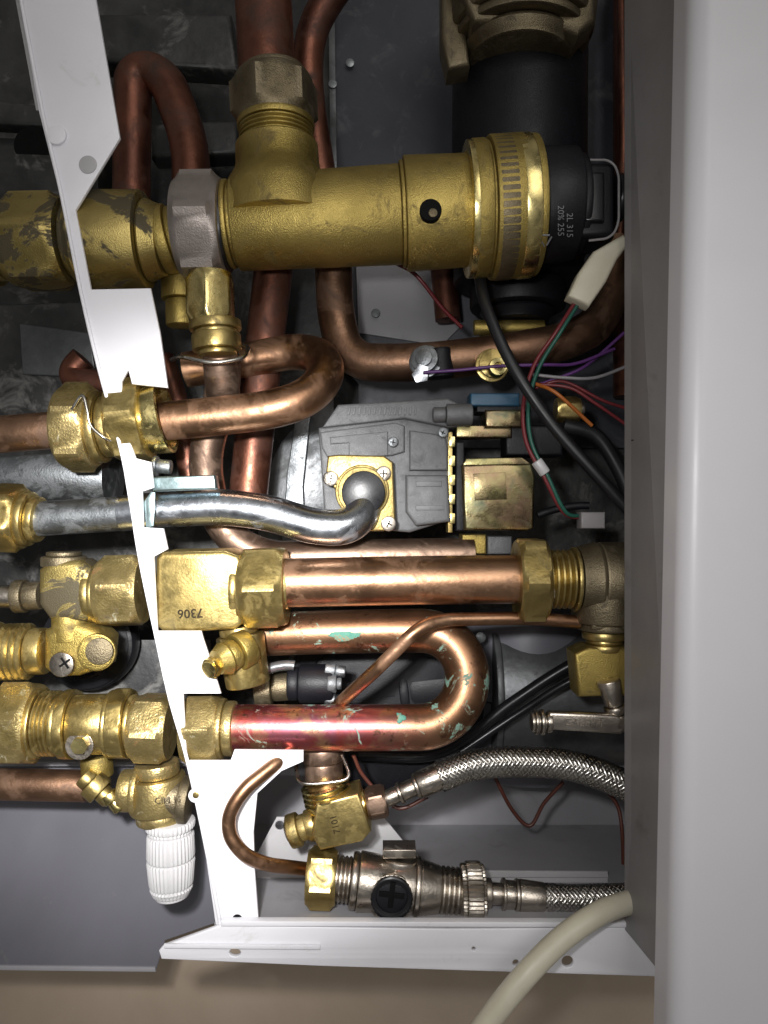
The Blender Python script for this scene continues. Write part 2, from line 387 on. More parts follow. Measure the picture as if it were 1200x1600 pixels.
for x,y,q in ((1022,1438,5),(1037,1478,4),(1036,1512,6),(1008,1446,3)):
    Y('screw_hole','dark_void',cas,x,y,-150-(x-1022)*2,[(3,q)],seg=14)
TUBE('lip_seam','dark_void',cas,[(987,688,-80),(1052,684,-200)],1.2,seg=6)
dp=T('casing_door_panel','smooth white enamelled casing panel edge standing open','boiler panel',1130,1600,-260)
v=[];f=[]
prof=[(-1,60)]+[(26-26*math.cos(math.radians(a)),26-26*math.sin(math.radians(a))) for a in range(0,91,9)]+[(420,-6)]
for i,(yy,xx) in enumerate(((-160,1087),(1700,1050))):
    for (dx,dd) in prof:
        p=W(xx,yy,-262); v.append(p+Vector((dx*K,dd*K,0)))
n=len(prof)
for i in range(n-1): f.append((i,i+1,n+i+1,n+i))
place(fixn(mesh(v,f)),'panel_skin','panel_white',dp,ang=60)
tr=T('drip_tray','blue-grey painted sheet tray below the valves','tray',120,1500,140)
PRISM('tray_face','grey_dark',tr,[(-300,1196),(335,1196),(345,1440),(258,1470),(243,1519),(-300,1513)],150,6,2)
PRISM('tray_edge','grey_paint',tr,[(-300,1506),(242,1512),(243,1519),(-300,1513)],146,6,1)
PRISM('tray_fold','grey_paint',tr,[(-300,1190),(330,1190),(330,1198),(-300,1198)],120,30,2)
PRISM('tray_fold','lip_grey',tr,[(-300,1140),(10,1135),(40,1180),(260,1180),(258,1197),(-300,1200)],125,6,1.5)
PRISM('tray_fold','dark_sheet',tr,[(-300,1000),(330,1000),(330,1192),(-300,1192)],220,6,1)
st=T('mounting_strut','white painted diagonal steel strut with cut-outs for pipes','strut',345,1470,-50)
poly=[(18,-60),(30,0),(60,172),(92,300),(122,450),(150,570),(190,720),(215,870),(240,990),(262,1090),(290,1190),(320,1330),(336,1440),(346,1473),(440,1473),(440,1452),(404,1440),(398,1360),(396,1300),(402,1240),(440,1205),(474,1190),(474,1173),(366,1172),(360,1189),(292,1189),(286,1084),(345,1084),(330,1035),(318,1000),(314,986),(246,986),(240,870),(262,858),(255,826),(224,824),(222,768),(240,762),(236,722),(212,716),(190,655),(190,596),(200,578),(206,600),(262,606),(250,520),(235,450),(142,452),(118,328),(187,215),(150,0),(140,-60)]
PRISM('strut_web','white_paint',st,poly,-52,7,1.5)
TUBE('strut_fold','white_paint',st,[(27,-60,-54),(33,0,-54),(66,172,-54),(95,300,-54),(125,450,-54),(153,570,-54),(193,720,-54),(218,870,-54),(243,990,-54),(265,1090,-54),(293,1190,-54),(323,1330,-54),(349,1471,-54)],3,smooth=True,seg=8)
Y('bolt_hole','dark_void',st,371,1436,-51,[(3,8)])
Y('rivet','white_paint',st,90,213,-52,[(6,15)],c=3); Y('rivet','pale_grey',st,138,258,-51,[(3,14)],c=2)
Y('rivet','white_paint',st,306,1242,-52,[(4,11)],c=2); Y('rivet_centre','brass',st,306,1242,-57,[(2,5)])
PRISM('strut_back_fold','pale_grey',st,[(-2,-60),(24,0),(56,172),(62,172),(32,0),(8,-60)],-30,4,1)
# ================================================================ BACKGROUND PIPES
TUBE('copper_pipe','copper_dark',None,[(205,330,170),(208,118,170),(232,110,170),(262,128,165),(298,225,150),(300,330,130)],29,fr=45,label='dark oxidised copper hairpin pipe above brass valve',cat='pipe')
TUBE('copper_pipe','copper_dark',None,[(406,-80,30),(412,0,25),(418,140,20)],44,label='thick reddish copper riser pipe entering bronze nut',cat='pipe')
TUBE('copper_pipe','copper_dark',None,[(560,-60,90),(510,0,90),(482,60,100),(480,150,100),(500,260,130),(520,420,150)],24,fr=60,label='slim dark copper pipe curving behind the tee',cat='pipe')
TUBE('copper_pipe','copper_dark',None,[(430,400,150),(418,500,150),(402,640,150),(385,800,150)],30,label='dark red copper pipe behind the looped pipe',cat='pipe')
TUBE('copper_pipe','copper_dull',None,[(520,380,150),(524,500,150),(545,565,140),(640,568,120),(760,556,120),(900,532,130),(950,490,170),(960,380,200)],29,fr=80,label='brown copper pipe sweeping under the pump',cat='pipe')
TUBE('copper_pipe','copper_tan',None,[(348,555,20),(350,625,55),(316,705,70),(335,815,90),(400,872,90),(560,868,90),(740,866,90)],26,fr=60,label='tan copper pipe dropping behind looped pipe',cat='pipe')
TUBE('copper_pipe','copper_dark',None,[(255,560,170),(275,610,160),(300,760,170)],17,label='thin dark copper pipe by the strut',cat='pipe')
TUBE('copper_pipe','copper_dark',None,[(970,-60,260),(974,250,240),(965,420,240)],7,label='thin red copper capillary at casing edge',cat='pipe')
TUBE('copper_pipe','copper_dark',None,[(985,-60,330),(985,620,330)],26,label='dark red pipe at the casing edge',cat='pipe')
TUBE('copper_pipe','copper_dark',None,[(130,560,200),(100,590,200),(150,600,180),(240,590,180)],20,label='dark copper elbow behind the strut',cat='pipe')
TUBE('copper_pipe','copper_dark',None,[(690,395,300),(700,500,300)],20,label='dark copper stub beside the pump',cat='pipe')
se=T('pipe_sensor','round steel clip-on temperature sensor on copper pipe','sensor',665,565,90)
Y('sensor_body','zinc_dull',se,666,567,95,[(10,26),(14,21),(6,13)],tilt=(-.2,.1))
PRISM('sensor_terminal','zinc',se,[(643,585),(655,568),(670,573),(668,595),(650,598)],62,4,1)
R('clip','black_plastic',se,(686,546),(690,590),100,[(10,20)])
ng=T('pressure_nipple','small polished brass pressure nipple on copper pipe','nipple',770,575,80)
Y('nipple_base','brass',ng,768,572,90,[(8,26),(10,19),(5,22)]); Y('nipple_tip','brass_bright',ng,775,577,66,[('p',[(0,14),(6,14),(12,10),(20,14),(24,13),(24,7),(18,6)])]);Y('nipple_bore','dark_void',ng,775,577,50,[(2,6)])
# ================================================================ PUMP
pu=T('circulation_pump','matt black plastic cylinder with bronze head','pump',805,500,220)
R('pump_body','black_plastic',pu,(812,60),(808,505),230,[(15,92),(330,104),(40,100),(40,74),(20,58,50)],c=5)
R('pump_head','bronze',pu,(818,-100),(812,98),140,[(70,122),(66,118,112),(12,104),(22,88,80)],c=6)
PRISM('head_lug','bronze',pu,[(690,-40),(722,-40),(730,60),(735,100),(700,106),(690,60)],110,60,9)
PRISM('head_lug','bronze',pu,[(700,-60),(930,-60),(932,30),(905,52),(850,30),(740,30)],60,70,12)
R('pump_foot','brass_cast',pu,(740,512),(850,512),200,[(100,12)])
# ================================================================ BRASS TEE VALVE
tv=T('brass_tee_valve','large cast brass tee valve with knurled collar','valve',590,350,20)
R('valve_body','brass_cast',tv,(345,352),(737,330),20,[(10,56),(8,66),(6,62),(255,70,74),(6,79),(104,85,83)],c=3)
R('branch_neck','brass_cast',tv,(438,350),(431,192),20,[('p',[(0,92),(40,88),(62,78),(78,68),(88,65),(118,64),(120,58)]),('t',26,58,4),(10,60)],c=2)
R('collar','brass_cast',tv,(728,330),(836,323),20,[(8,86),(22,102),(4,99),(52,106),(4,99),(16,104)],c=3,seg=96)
R('collar_band','brass_bright',tv,(728,330),(748,329),20,[(16,101)],c=2); R('collar_band','brass_bright',tv,(802,326),(826,324),20,[(22,106.5)],c=2)
R('collar_band','bronze',tv,(768,328),(794,326),20,[(22,106.6)],c=1,seg=120,knurl=1,kd=1.0)
Y('port_dark_disc','dark_void',tv,672,333,-55,[(14,17)]); Y('port_core','bronze',tv,676,336,-60,[(9.6,7)])  # near-black disc on the surface paints the shade inside an open port hole
PRISM('cast_pad','brass_cast',tv,[(542,270),(590,266),(592,282),(545,286)],-28,24,3)
NUT('union_nut','bronze',tv,(430,192),(427,124),20,60,rot=.25)
R('pipe_collar','bronze',tv,(427,126),(426,114),20,[(12,52)],c=3)
ac=T('black_sensor_plug','black moulded plastic plug with recycling marks on the collar','plug',900,320,20)
R('plug_barrel','black_plastic',ac,(834,322),(908,320),20,[(60,86,84),(12,74)],c=4)
BOX('plug_housing','black_plastic',ac,905,252,962,368,-30,90,10); PRISM('plug_latch','black_gloss',ac,[(915,268),(945,268),(945,345),(915,345)],-40,14,4)
TUBE('plug_seal','lip_grey',ac,[(905,250,-34),(955,250,-34),(967,270,-34),(967,350,-34),(955,372,-34),(920,376,-34)],2,fr=12,seg=8)
R('cable_gland','black_gloss',ac,(960,310),(1000,310),10,[(10,36),(20,30)],c=3)
sf=cyl_surf(321,87.5,20)
TEXT('moulded_text','print_grey',ac,'PET',873,268,14,math.pi/2,sf)
TEXT('moulded_text','print_grey',ac,'2L 315',890,352,14,math.pi/2,sf); TEXT('moulded_text','print_grey',ac,'20% 255',876,345,14,math.pi/2,sf)
def recycle(cx,cy,r):
    P=[(cx+r*math.cos(a),cy+r*math.sin(a)) for a in [math.radians(q) for q in (90,210,330)]]
    for i in range(3):
        a=P[i];b=P[(i+1)%3]; pts=[]
        for t in (.12,.45,.8):
            x=a[0]+(b[0]-a[0])*t;y=a[1]+(b[1]-a[1])*t; pts.append((x,y,sf(x,y)-.5))
        TUBE('recycling_mark','print_grey',ac,pts,1.5,seg=6)
recycle(850,268,13); recycle(852,374,13)
# ================================================================ LEFT TOP VALVE
lv=T('brass_isolation_valve','dull brass isolation valve with patchy dark oxide','valve',180,375,30)
R('end_fitting','brass',lv,(-70,385),(24,380),30,[(60,64),(14,56),('t',20,54,3)],c=3)
NUT('union_nut','brass_patched',lv,(18,380),(108,378),30,66,rot=.5)
R('valve_body','brass_patched',lv,(112,376),(256,376),30,[(10,58),(14,70,77),(88,77,74),(26,62,54)],sides=8,apo=74,seg=64,c=4)
R('neck','brass_cast',lv,(250,376),(290,368),30,[(18,52),(20,47)],c=3)
sn=T('steel_union_nut','large brushed steel hexagon nut with black seal','nut',312,357,20)
NUT('nut_body','nickel_pink',sn,(282,358),(352,357),12,74,rot=.52)
R('seal','black_gloss',sn,(346,357),(358,357),20,[(10,66)],c=4)
dc=T('brass_drain_fitting','polished brass hexagonal stub with spring clip','fitting',335,490,0)
NUT('hex_shank','brass_bright',dc,(328,428),(330,506),0,34,rot=.5)
R('shank_base','brass',dc,(336,502),(340,556),0,[(14,40),(6,34),(24,38),(8,30)],c=2)
R('tail_pipe','copper_tan',dc,(343,552),(349,620),8,[(60,27)],d1=40,c=2)
TUBE('spring_clip','steel_wire',dc,[(268,562,10),(285,558,-30),(330,566,-42),(375,560,-30),(388,545,0),(380,540,20)],3.5,smooth=True,seg=10)
R('rear_fitting','brass_cast',dc,(282,428),(284,510),90,[(40,30),(40,24)],c=3)
# ================================================================ COPPER LOOP ROW
cl=T('copper_loop_pipe','bright copper pipe looping back behind itself','pipe',380,620,0)
TUBE('loop_tube','copper',cl,[(205,662,-8),(300,655,-8),(430,640,-8),(490,618,5),(518,570,60),(478,545,110),(400,560,120),(290,578,120)],29,fr=55)
un=T('brass_union','dull brass union nut with open bore around copper pipe','nut',220,660,0)
R('union_nut','brass',un,(180,660),(232,655),-5,[('p',[(0,40),(0,58),(5,62),(10,69),(60,69),(66,62),(68,58),(68,50),(30,44)])],sides=6,apo=60,seg=72,rot=.45)
R('flared_collar','brass_bright',un,(222,657),(262,650),-2,[('p',[(0,44),(4,54),(34,58),(38,58),(40,54),(38,50),(8,36)])],seg=64)
ln=T('brass_union','scaled brass union nut outside the strut with wire clip','nut',140,668,10)
NUT('union_nut','brass_crusted',ln,(100,668),(150,668),15,62,rot=.2); R('nut_collar','brass',ln,(148,668),(178,666),15,[(14,56),(14,48)],c=3)
TUBE('wire_clip','steel_wire',ln,[(112,640,-58),(128,618,-64),(136,640,-66),(142,665,-64),(165,685,-60),(185,690,-40)],2.4,smooth=True,seg=8)
R('copper_pipe','copper_dull',None,(-60,684),(108,670),15,[(10,29),(100,29)],label='dull copper pipe running into scaled nut',cat='pipe')
# ================================================================ SILVER GAS PIPE
gp=T('gas_pipe','shiny zinc-plated bent gas pipe beside teal clip','pipe',400,800,0)
TUBE('pipe_tube','zinc',gp,[(190,802,0),(250,796,0),(385,790,0),(500,826,-5),(556,822,5),(578,772,50)],28,fr=75,seg=40)
TUBE('pipe_tail','zinc_dull',gp,[(40,812,0),(200,802,0)],27.2)
NUT('tail_nut','brass',gp,(-10,808),(38,810),0,48); R('nut_collar','brass',gp,(36,810),(64,812),0,[(10,43),(10,36)],c=3)
PRISM('clip_plate','zinc_teal',gp,[(236,745),(335,742),(338,764),(238,768)],-40,26,3)
PRISM('clip_tab','zinc_teal',gp,[(236,768),(224,785),(228,824),(240,822),(242,770)],-46,5,1)
R('clip_bolt','zinc_dull',gp,(240,728),(268,730),-15,[(6,16),(20,11)],c=2)
# ================================================================ GAS VALVE
gv=T('gas_control_valve','grey cast-aluminium gas valve with gold plated solenoid','gas valve',620,830,80)
PRISM('valve_casting','cast_aluminium',gv,[(497,668),(632,650),(700,660),(706,690),(706,812),(640,832),(508,820)],60,110,5)
PRISM('top_rail','cast_aluminium',gv,[(528,632),(700,622),(736,640),(736,664),(700,668),(632,654),(503,668)],48,110,4)
for i in range(14):
    x=545+i*8; PRISM('lettering_rib','cast_aluminium',gv,[(x,636),(x+3,636),(x+1,648),(x-2,648)],45,6,.5)  # small ribs added in place of the illegible maker's lettering
PRISM('cover_plate','cast_aluminium',gv,[(500,675),(618,660),(632,665),(632,706),(612,712),(512,716),(503,700)],50,16,3)
PRISM('raised_panel','cast_aluminium',gv,[(515,683),(606,674),(606,712),(545,714),(545,692),(516,694)],45,8,2)
PRISM('side_casting','cast_aluminium',gv,[(640,672),(696,680),(700,700),(700,735),(640,735)],46,20,4)
PRISM('side_casting','cast_aluminium',gv,[(634,742),(700,742),(704,815),(650,822),(634,800)],40,26,6)
R('knob','cast_aluminium',gv,(676,648),(738,648),40,[(20,12),(40,17)],c=3)
PRISM('side_rib','cast_aluminium',gv,[(650,752),(690,752),(690,760),(650,760)],37,6,1.5)
PRISM('side_rib','cast_aluminium',gv,[(650,790),(694,790),(694,797),(650,797)],37,6,1.5)
for x,y in ((614,691),(692,676)): SCREW(gv,x,y,44,8,'zinc_dull')
PRISM('flange_plate','brass',gv,[(512,712),(530,710),(600,712),(614,722),(618,815),(600,830),(560,830),(520,760),(508,750)],30,14,3)
for x,y in ((517,748),(599,740),(607,818)): SCREW(gv,x,y,28,12,'nickel')
Y('flange_spigot','brass',gv,566,768,30,[(8,42),(8,38)],c=3)
Y('flange_seal','black_gloss',gv,568,770,14,[(8,34)],c=2)
for i in range(5):
    BOX('gold_tooth','brass_bright',gv,702,682+i*30,711,698+i*30,52,14,1)
BOX('gold_plate','brass',gv,700,675,707,832,58,40,1)
PRISM('solenoid','chromate',gv,[(722,726),(830,724),(836,744),(834,826),(824,830),(726,828)],42,90,4)
PRISM('solenoid_top','chromate',gv,[(728,716),(816,714),(832,726),(722,728)],50,80,2)
PRISM('solenoid_label','chromate',gv,[(740,740),(790,738),(792,780),(742,782)],40,4,1)
BOX('solenoid_top','chromate',gv,758,640,816,668,50,60,4); BOX('mount_bracket','chromate',gv,712,664,800,684,60,40,3)
BOX('connector_block','blue_plastic',gv,735,614,812,634,46,60,3); BOX('connector_block','black_plastic',gv,745,632,830,644,56,50,2)
BOX('coil_block','black_plastic',gv,790,664,880,712,70,60,5)
BOX('coil_block','black_plastic',gv,712,690,726,830,60,80,3)
NUT('brass_terminal','brass',gv,(868,640),(905,640),70,18)
R('terminal_screw','nickel',gv,(900,640),(912,640),70,[(10,10)])
BOX('lower_lug','brass_cast',gv,722,835,760,866,80,50,3); BOX('lower_lug','cast_aluminium',gv,762,838,800,866,80,50,3)
# ================================================================ MIDDLE MAIN LINE
ml=T('brass_service_valve','square brass service valve stamped with number','valve',310,920,0)
PRISM('valve_body','brass',ml,[(243,872),(252,862),(350,860),(372,868),(378,880),(378,975),(366,984),(300,988),(252,986),(242,976)],-42,90,7)
R('valve_end','brass',ml,(366,920),(386,920),0,[(10,50),(8,56)],c=3)
NUT('compression_nut','brass',ml,(380,918),(448,916),0,60,rot=.5)
TEXT('stamped_number','print_dark',ml,'7306',297,958,20,math.pi*.985,lambda a,b:-43,bold=.015)
R('drain_body','brass',ml,(372,978),(388,1070),0,[(12,30),(70,38,34)],sides=4,apo=34,seg=64,rot=.3,c=3)
R('drain_boss','brass_cast',ml,(388,1010),(338,1036),-20,[(20,30),(14,24),(16,26,20)],d1=-60,c=3)
Y('drain_screw','brass_bright',ml,335,1040,-62,[(12,17),(3,13)],tilt=(-.5,-.3),sides=6,apo=15,c=1)
cp=T('copper_main_pipe','thick brushed copper pipe between two brass nuts','pipe',620,908,0)
TUBE('pipe_tube','copper',cp,[(425,911,0),(620,907,0),(812,905,0)],38,seg=48)
R('pipe_olive','brass',cp,(444,913),(452,913),0,[(10,40,38.5)],c=1)
el=T('brass_elbow','aged brass elbow with threaded tail and compression nut','elbow',930,920,0)
NUT('compression_nut','brass',el,(806,905),(852,905),0,62,rot=.55)
R('threaded_tail','brass',el,(850,905),(900,905),0,[('t',44,46,5),(6,50)])
blob('flux_patch','limescale',el,862,932,5,15,cyl_surf(905,46,0),9,1.5)
R('elbow_body','bronze',el,(894,905),(1010,905),10,[(6,44),(30,52,58),(70,58)],c=4)
R('elbow_leg','bronze',el,(946,905),(946,1000),10,[(58,52),(10,44),(14,30)],c=4)
R('leg_rings','brass',el,(944,985),(944,1016),10,[(12,34),(6,28),(10,33)],c=3)
PRISM('leg_block','brass_cast',el,[(898,1022),(920,1012),(985,1012),(985,1088),(905,1090)],-20,60,6)
BOX('leg_block','bronze',el,925,948,985,985,-32,60,5)
lk=T('key_lever','nickel plated filling-loop lever key with cast lettering','lever',900,1130,-30)
R('lever_shank','nickel',lk,(950,1062),(968,1135),-30,[(40,18,14),(12,18),(20,20)],c=3)
PRISM('lever_arm','nickel',lk,[(858,1113),(960,1117),(982,1124),(988,1138),(970,1148),(858,1141)],-50,18,5)
R('lever_tip','nickel',lk,(830,1128),(862,1128),-40,[(5,15),(4,19),(4,14),(5,20),(4,13),(8,16)],c=2)
TEXT('cast_lettering','nickel',lk,'CALEFFI',912,1130,17,.03,lambda a,b:-50.6,th=1.6)
mv=T('brass_test_valve','small cast brass valve with test port','valve',100,925,10)
R('stub_pipe','nickel',mv,(-40,932),(30,932),10,[(60,18)]); R('valve_stub','bronze',mv,(24,932),(66,930),10,[(14,26),(20,22)],c=2)
PRISM('valve_body','brass_patched',mv,[(58,890),(80,876),(120,876),(140,890),(152,905),(152,955),(130,972),(75,968),(58,945)],-25,75,12)
R('valve_cap','bronze',mv,(100,885),(100,862),10,[(14,34),(6,26)],c=3)
R('valve_end','brass',mv,(140,928),(162,927),10,[(10,44),(8,48)],c=3)
NUT('union_nut','brass_crusted',mv,(160,924),(226,922),5,52,rot=.3)
tc_=T('test_cock','brass test cock with slotted plug and round side port','valve',110,1020,0)
R('threaded_union','brass',tc_,(-40,1020),(74,1017),5,[(30,48),('t',40,44,5),(20,36)],c=3)
PRISM('cock_body','brass_cast',tc_,[(66,985),(110,968),(150,985),(165,1000),(160,1045),(120,1058),(84,1060),(66,1045)],-20,70,14)
Y('side_port','brass_cast',tc_,154,1017,-8,[(16,29),(5,26)],tilt=(.15,0),c=3); Y('port_face','bronze',tc_,156,1017,-26,[(6,21)],tilt=(.15,0),c=2)
R('body_link','brass_cast',tc_,(110,960),(112,1000),5,[(30,28)])
SCREW(tc_,101,1036,-20,20,'nickel')
ad=T('pressure_vessel_end','dark rounded steel vessel end behind the valves','vessel',170,1020,140)
Y('vessel_end','black_gloss',ad,150,1000,200,[(40,72),(20,66,50)],c=10)
# ================================================================ U-BEND
ub=T('copper_u_bend','copper u-bend pipe with red heat tint and verdigris','pipe',560,1060,0)
TUBE('pipe_tube','copper_stained',ub,[(385,992,60),(560,986,50),(730,985,35),(730,1136,0),(560,1137,0),(355,1137,0)],34.5,fr=76,seg=48)
NUT('end_nut','brass_crusted',ub,(290,1139),(345,1138),0,50,rot=.3)
R('nut_collar','brass_crusted',ub,(343,1138),(368,1138),0,[(8,46),(14,42)],c=3)
blob('verdigris_patch','verdigris',ub,548,994,34,8,cyl_surf(988,34,50),2)
blob('verdigris_patch','verdigris',ub,610,1158,24,7,cyl_surf(1137,34,0),3)
blob('verdigris_patch','verdigris',ub,626,1122,7,8,cyl_surf(1137,34,0),8)
# ================================================================ LEFT LOWER VALVE ROW
l3=T('brass_ball_valve','brass ball valve with corroded nuts and drain screw','valve',120,1130,0)
NUT('union_nut','brass_crusted',l3,(2,1130),(60,1130),0,60,rot=.2); R('nut_thread','brass',l3,(58,1130),(100,1130),0,[(8,54),('t',26,50,4),(8,48)],c=2)
R('valve_body','brass',l3,(92,1132),(212,1130),0,[(10,48),(16,54),(56,46),(8,52),(24,55),(8,44)],c=3,sides=8,apo=52,seg=64)
Y('drain_screw','nickel',l3,127,1163,-38,[(8,22),(2,14)]); Y('drain_nut','brass_bright',l3,127,1163,-46,[(10,14)],sides=6,apo=12)
NUT('union_nut','brass_crusted',l3,(210,1136),(268,1138),0,48,rot=.5)
BOX('white_gasket','white_plastic',l3,-20,1105,8,1180,0,30,3)
R('side_branch','brass_cast',l3,(150,1180),(155,1235),20,[(30,24),(20,18)],c=2)
R('drain_cock','brass',l3,(130,1212),(172,1250),-5,[(10,16),(14,22),(12,14)],c=2)
R('drain_cock','brass_bright',l3,(168,1240),(188,1266),-10,[(8,14),(10,10)],c=2)
th=T('thermostatic_cap_valve','bronze valve with ribbed white plastic cap','valve',260,1300,0)
R('valve_body','brass_crusted',th,(245,1190),(252,1282),10,[(20,34),(50,42,46),(16,38)],c=4)
R('valve_end','brass_crusted',th,(190,1235),(222,1235),10,[(20,32),(10,40)],c=3)
R('outlet','bronze',th,(250,1245),(298,1250),0,[(30,30),(14,36)],c=3)
TEXT('cast_lettering','bronze',th,'CIM 15',262,1250,14,-.08,cyl_surf(1248,38,0),th=1.5)
R('ribbed_cap','white_plastic',th,(266,1280),(268,1396),5,[(14,38),(6,34),(40,36,37),(42,37,34),(14,33,30)],c=4,seg=72,knurl=1,kd=1.5)
R('cap_end','white_plastic',th,(268,1380),(269,1400),5,[(14,30),(6,26)],c=3)
R('copper_pipe','copper_dull',None,(-60,1224),(138,1228),20,[(10,24),(150,24)],label='dull copper pipe below ball valve',cat='pipe')
# ================================================================ PUMP MOTOR BEHIND U
bm_=T('pump_motor','black pump motor casing behind the copper u-bend','motor',600,1100,230)
Y('motor_case','black_plastic',bm_,600,1085,300,[(60,150),(30,140,120)],c=12)
R('motor_barrel','black_plastic',bm_,(540,1080),(720,1060),260,[(60,60),(10,64),(60,62)],c=5)
bc=T('black_bleed_cap','short black capped fitting with silver studs','fitting',490,1068,40)
R('cap_barrel','black_plastic',bc,(450,1068),(522,1068),60,[(16,26),(50,30)],c=4)
for y in (1046,1092): R('stud','zinc_dull',bc,(508,y),(540,y+4),50,[(14,12),(14,9)],c=2)
R('stud','zinc_dull',bc,(512,1068),(534,1068),40,[(14,14),(8,9)],c=2)
R('rear_flange','bronze',bc,(400,1075),(452,1072),80,[(20,30),(20,22)],c=3)
TUBE('cap_lever','galvanised',bc,[(395,1060,40),(430,1035,40),(460,1040,40)],8,seg=12)
dr=T('flue_drum','grey sheet metal drum behind the u-bend','drum',870,1080,300)
R('drum_shell','galvanised',dr,(760,1075),(1010,1075),310,[(8,118),(190,112),(8,118)],c=4)
R('drum_shell','grey_dark',dr,(820,960),(830,1200),320,[(100,95),(100,90)],c=6)
SCREW(dr,750,995,180,9,'zinc_dull')
TUBE('black_hose','black_gloss',None,[(1000,1000,110),(900,1035,120),(800,1098,130),(690,1176,140),(560,1180,150)],9,smooth=True,label='glossy black rubber hose behind the u-bend',cat='hose')
TUBE('black_cable','black_gloss',None,[(1000,1030,100),(900,1060,110),(810,1115,130),(720,1175,130)],6,smooth=True,label='thin black cable beside rubber hose',cat='cable')
# ================================================================ THIN COPPER
TUBE('capillary_pipe','copper',None,[(905,972,0),(830,966,-10),(690,968,-30),(655,980,-50),(590,1045,-50),(540,1090,0),(490,1140,60),(450,1178,-40),(372,1240,-78),(352,1290,-78),(372,1330,-78),(410,1350,-60),(480,1358,0)],10.5,fr=32,seg=20,label='slim bent copper capillary pipe',cat='pipe')
# ================================================================ LOWER FITTINGS
lf=T('brass_filling_valve','brass angled filling valve stamped with code','valve',520,1270,20)
R('tail_pipe','copper_tan',lf,(504,1165),(507,1222),40,[(20,33),(30,30)],c=3)
TUBE('spring_clip','steel_wire',lf,[(462,1190,30),(470,1222,0),(520,1222,-5),(545,1212,0),(535,1180,20)],3,smooth=True,seg=8)
R('threaded_neck','brass_bright',lf,(507,1222),(516,1262),20,[('t',30,38,4),(8,34)])
PRISM('valve_block','brass',lf,[(494,1256),(560,1240),(580,1300),(566,1316),(500,1330),(486,1306)],-18,66,5)
R('side_cap','brass',lf,(494,1286),(452,1300),12,[(12,24),(10,20),(14,26)],c=2); R('side_cap_centre','nickel',lf,(456,1298),(448,1301),12,[(8,16)])
R('outlet_neck','brass_bright',lf,(560,1258),(580,1254),12,[('t',20,22,3)])
NUT('outlet_nut','copper_tan',lf,(574,1256),(604,1250),12,23)
TEXT('stamped_code','print_dark',lf,'7101',524,1288,15,math.pi*1.42,lambda a,b:-19)
h1=T('braided_hose','stainless braided flexible hose leaving upper filling valve','hose',800,1200,10,group='braided flexible hoses')
R('ferrule','nickel',h1,(600,1250),(694,1210),12,[(26,13),(5,17),(24,14),(6,20),(40,21),(4,17)],c=2)
HOSE('hose_braid',h1,[(688,1213,12),(740,1195,14),(810,1190,20),(900,1198,20),(1000,1235,10)],22)
nv=T('nickel_filling_valve','nickel plated valve with black slotted knob','valve',620,1385,0)
NUT('inlet_nut','brass',nv,(480,1370),(526,1372),0,40,rot=.52)
R('valve_body','nickel',nv,(522,1372),(724,1395),0,[('t',24,34,4),(10,42),(50,44,40),(30,42),(6,46),(30,42,36),('t',34,36,5)],c=3)
R('body_boss','nickel',nv,(622,1385),(626,1338),5,[(20,30),(20,28)],c=3); BOX('boss_top','nickel',nv,598,1328,650,1342,-15,36,2)
R('body_boss','nickel',nv,(612,1385),(610,1442),5,[(30,36),(20,30)],c=3)
Y('knob_base','nickel',nv,612,1398,-20,[(14,38)],c=3)
kb=Y('knob','black_plastic',nv,612,1399,-34,[(16,33),(4,28)],c=3,seg=60,knurl=1,kd=1.2)
for q in (0,math.pi/2):
    a=q+.12; dx,dy=math.cos(a)*20,math.sin(a)*20
    PRISM('knob_cross','dark_void',kb,[(612+dx-dy*.2,1399+dy+dx*.2),(612+dx+dy*.2,1399+dy-dx*.2),(612-dx+dy*.2,1399-dy-dx*.2),(612-dx-dy*.2,1399-dy+dx*.2)],-56-q*.1,4,.5)
Y('knob_rim','black_gloss',kb,612,1399,-52,[('p',[(0,31),(6,31),(7,29),(6,25),(1,24)])])
R('knurled_nut','nickel',nv,(720,1392),(757,1392),0,[(8,40),(24,43),(5,39)],c=2,seg=80,knurl=1,kd=2)
R('outlet_neck','nickel',nv,(755,1395),(786,1397),0,[(12,22),(18,16)],c=2)
h2=T('braided_hose','stainless braided flexible hose leaving nickel valve','hose',880,1405,0,group='braided flexible hoses')
R('ferrule','nickel',h2,(784,1397),(856,1403),0,[(4,24),(14,21),(5,24),(36,24,22),(5,19)],c=2)
HOSE('hose_braid',h2,[(850,1403,0),(900,1405,0),(950,1404,0),(1000,1402,0)],20)
TUBE('cream_cable','cream',None,[(990,1408,-70),(940,1425,-90),(880,1465,-110),(820,1525,-130),(760,1600,-140),(700,1690,-150)],18,smooth=True,label='thick cream cable hanging over base flange',cat='cable')
# ================================================================ WIRES
wireobj('black_cable','wire_black',[(748,425,60),(760,480,20),(800,570,0),(860,660,-5),(930,740,-10),(985,800,-10)],9.5,'glossy black power cable sweeping past solenoid','cable')
wireobj('black_cable','wire_black',[(880,665,60),(930,680,60),(965,730,60),(990,790,60)],12,'thick black cable curling behind','cable')
wireobj('sensor_wire','wire_purple',[(662,582,60),(720,578,50),(780,572,40),(850,570,40),(900,568,60),(960,545,80)],2.6,'thin purple wire from pipe sensor')
wireobj('sensor_wire','wire_red',[(900,470,-10),(868,520,20),(835,570,30),(818,630,20),(822,690,10),(850,745,0),(880,800,10),(912,810,20)],3.2,'thin red wire from cream connector')
wireobj('sensor_wire','wire_green',[(905,472,-10),(874,522,18),(842,575,26),(826,632,16),(830,690,6),(856,745,0),(884,800,6),(912,806,20)],3.2,'thin green wire from cream connector')
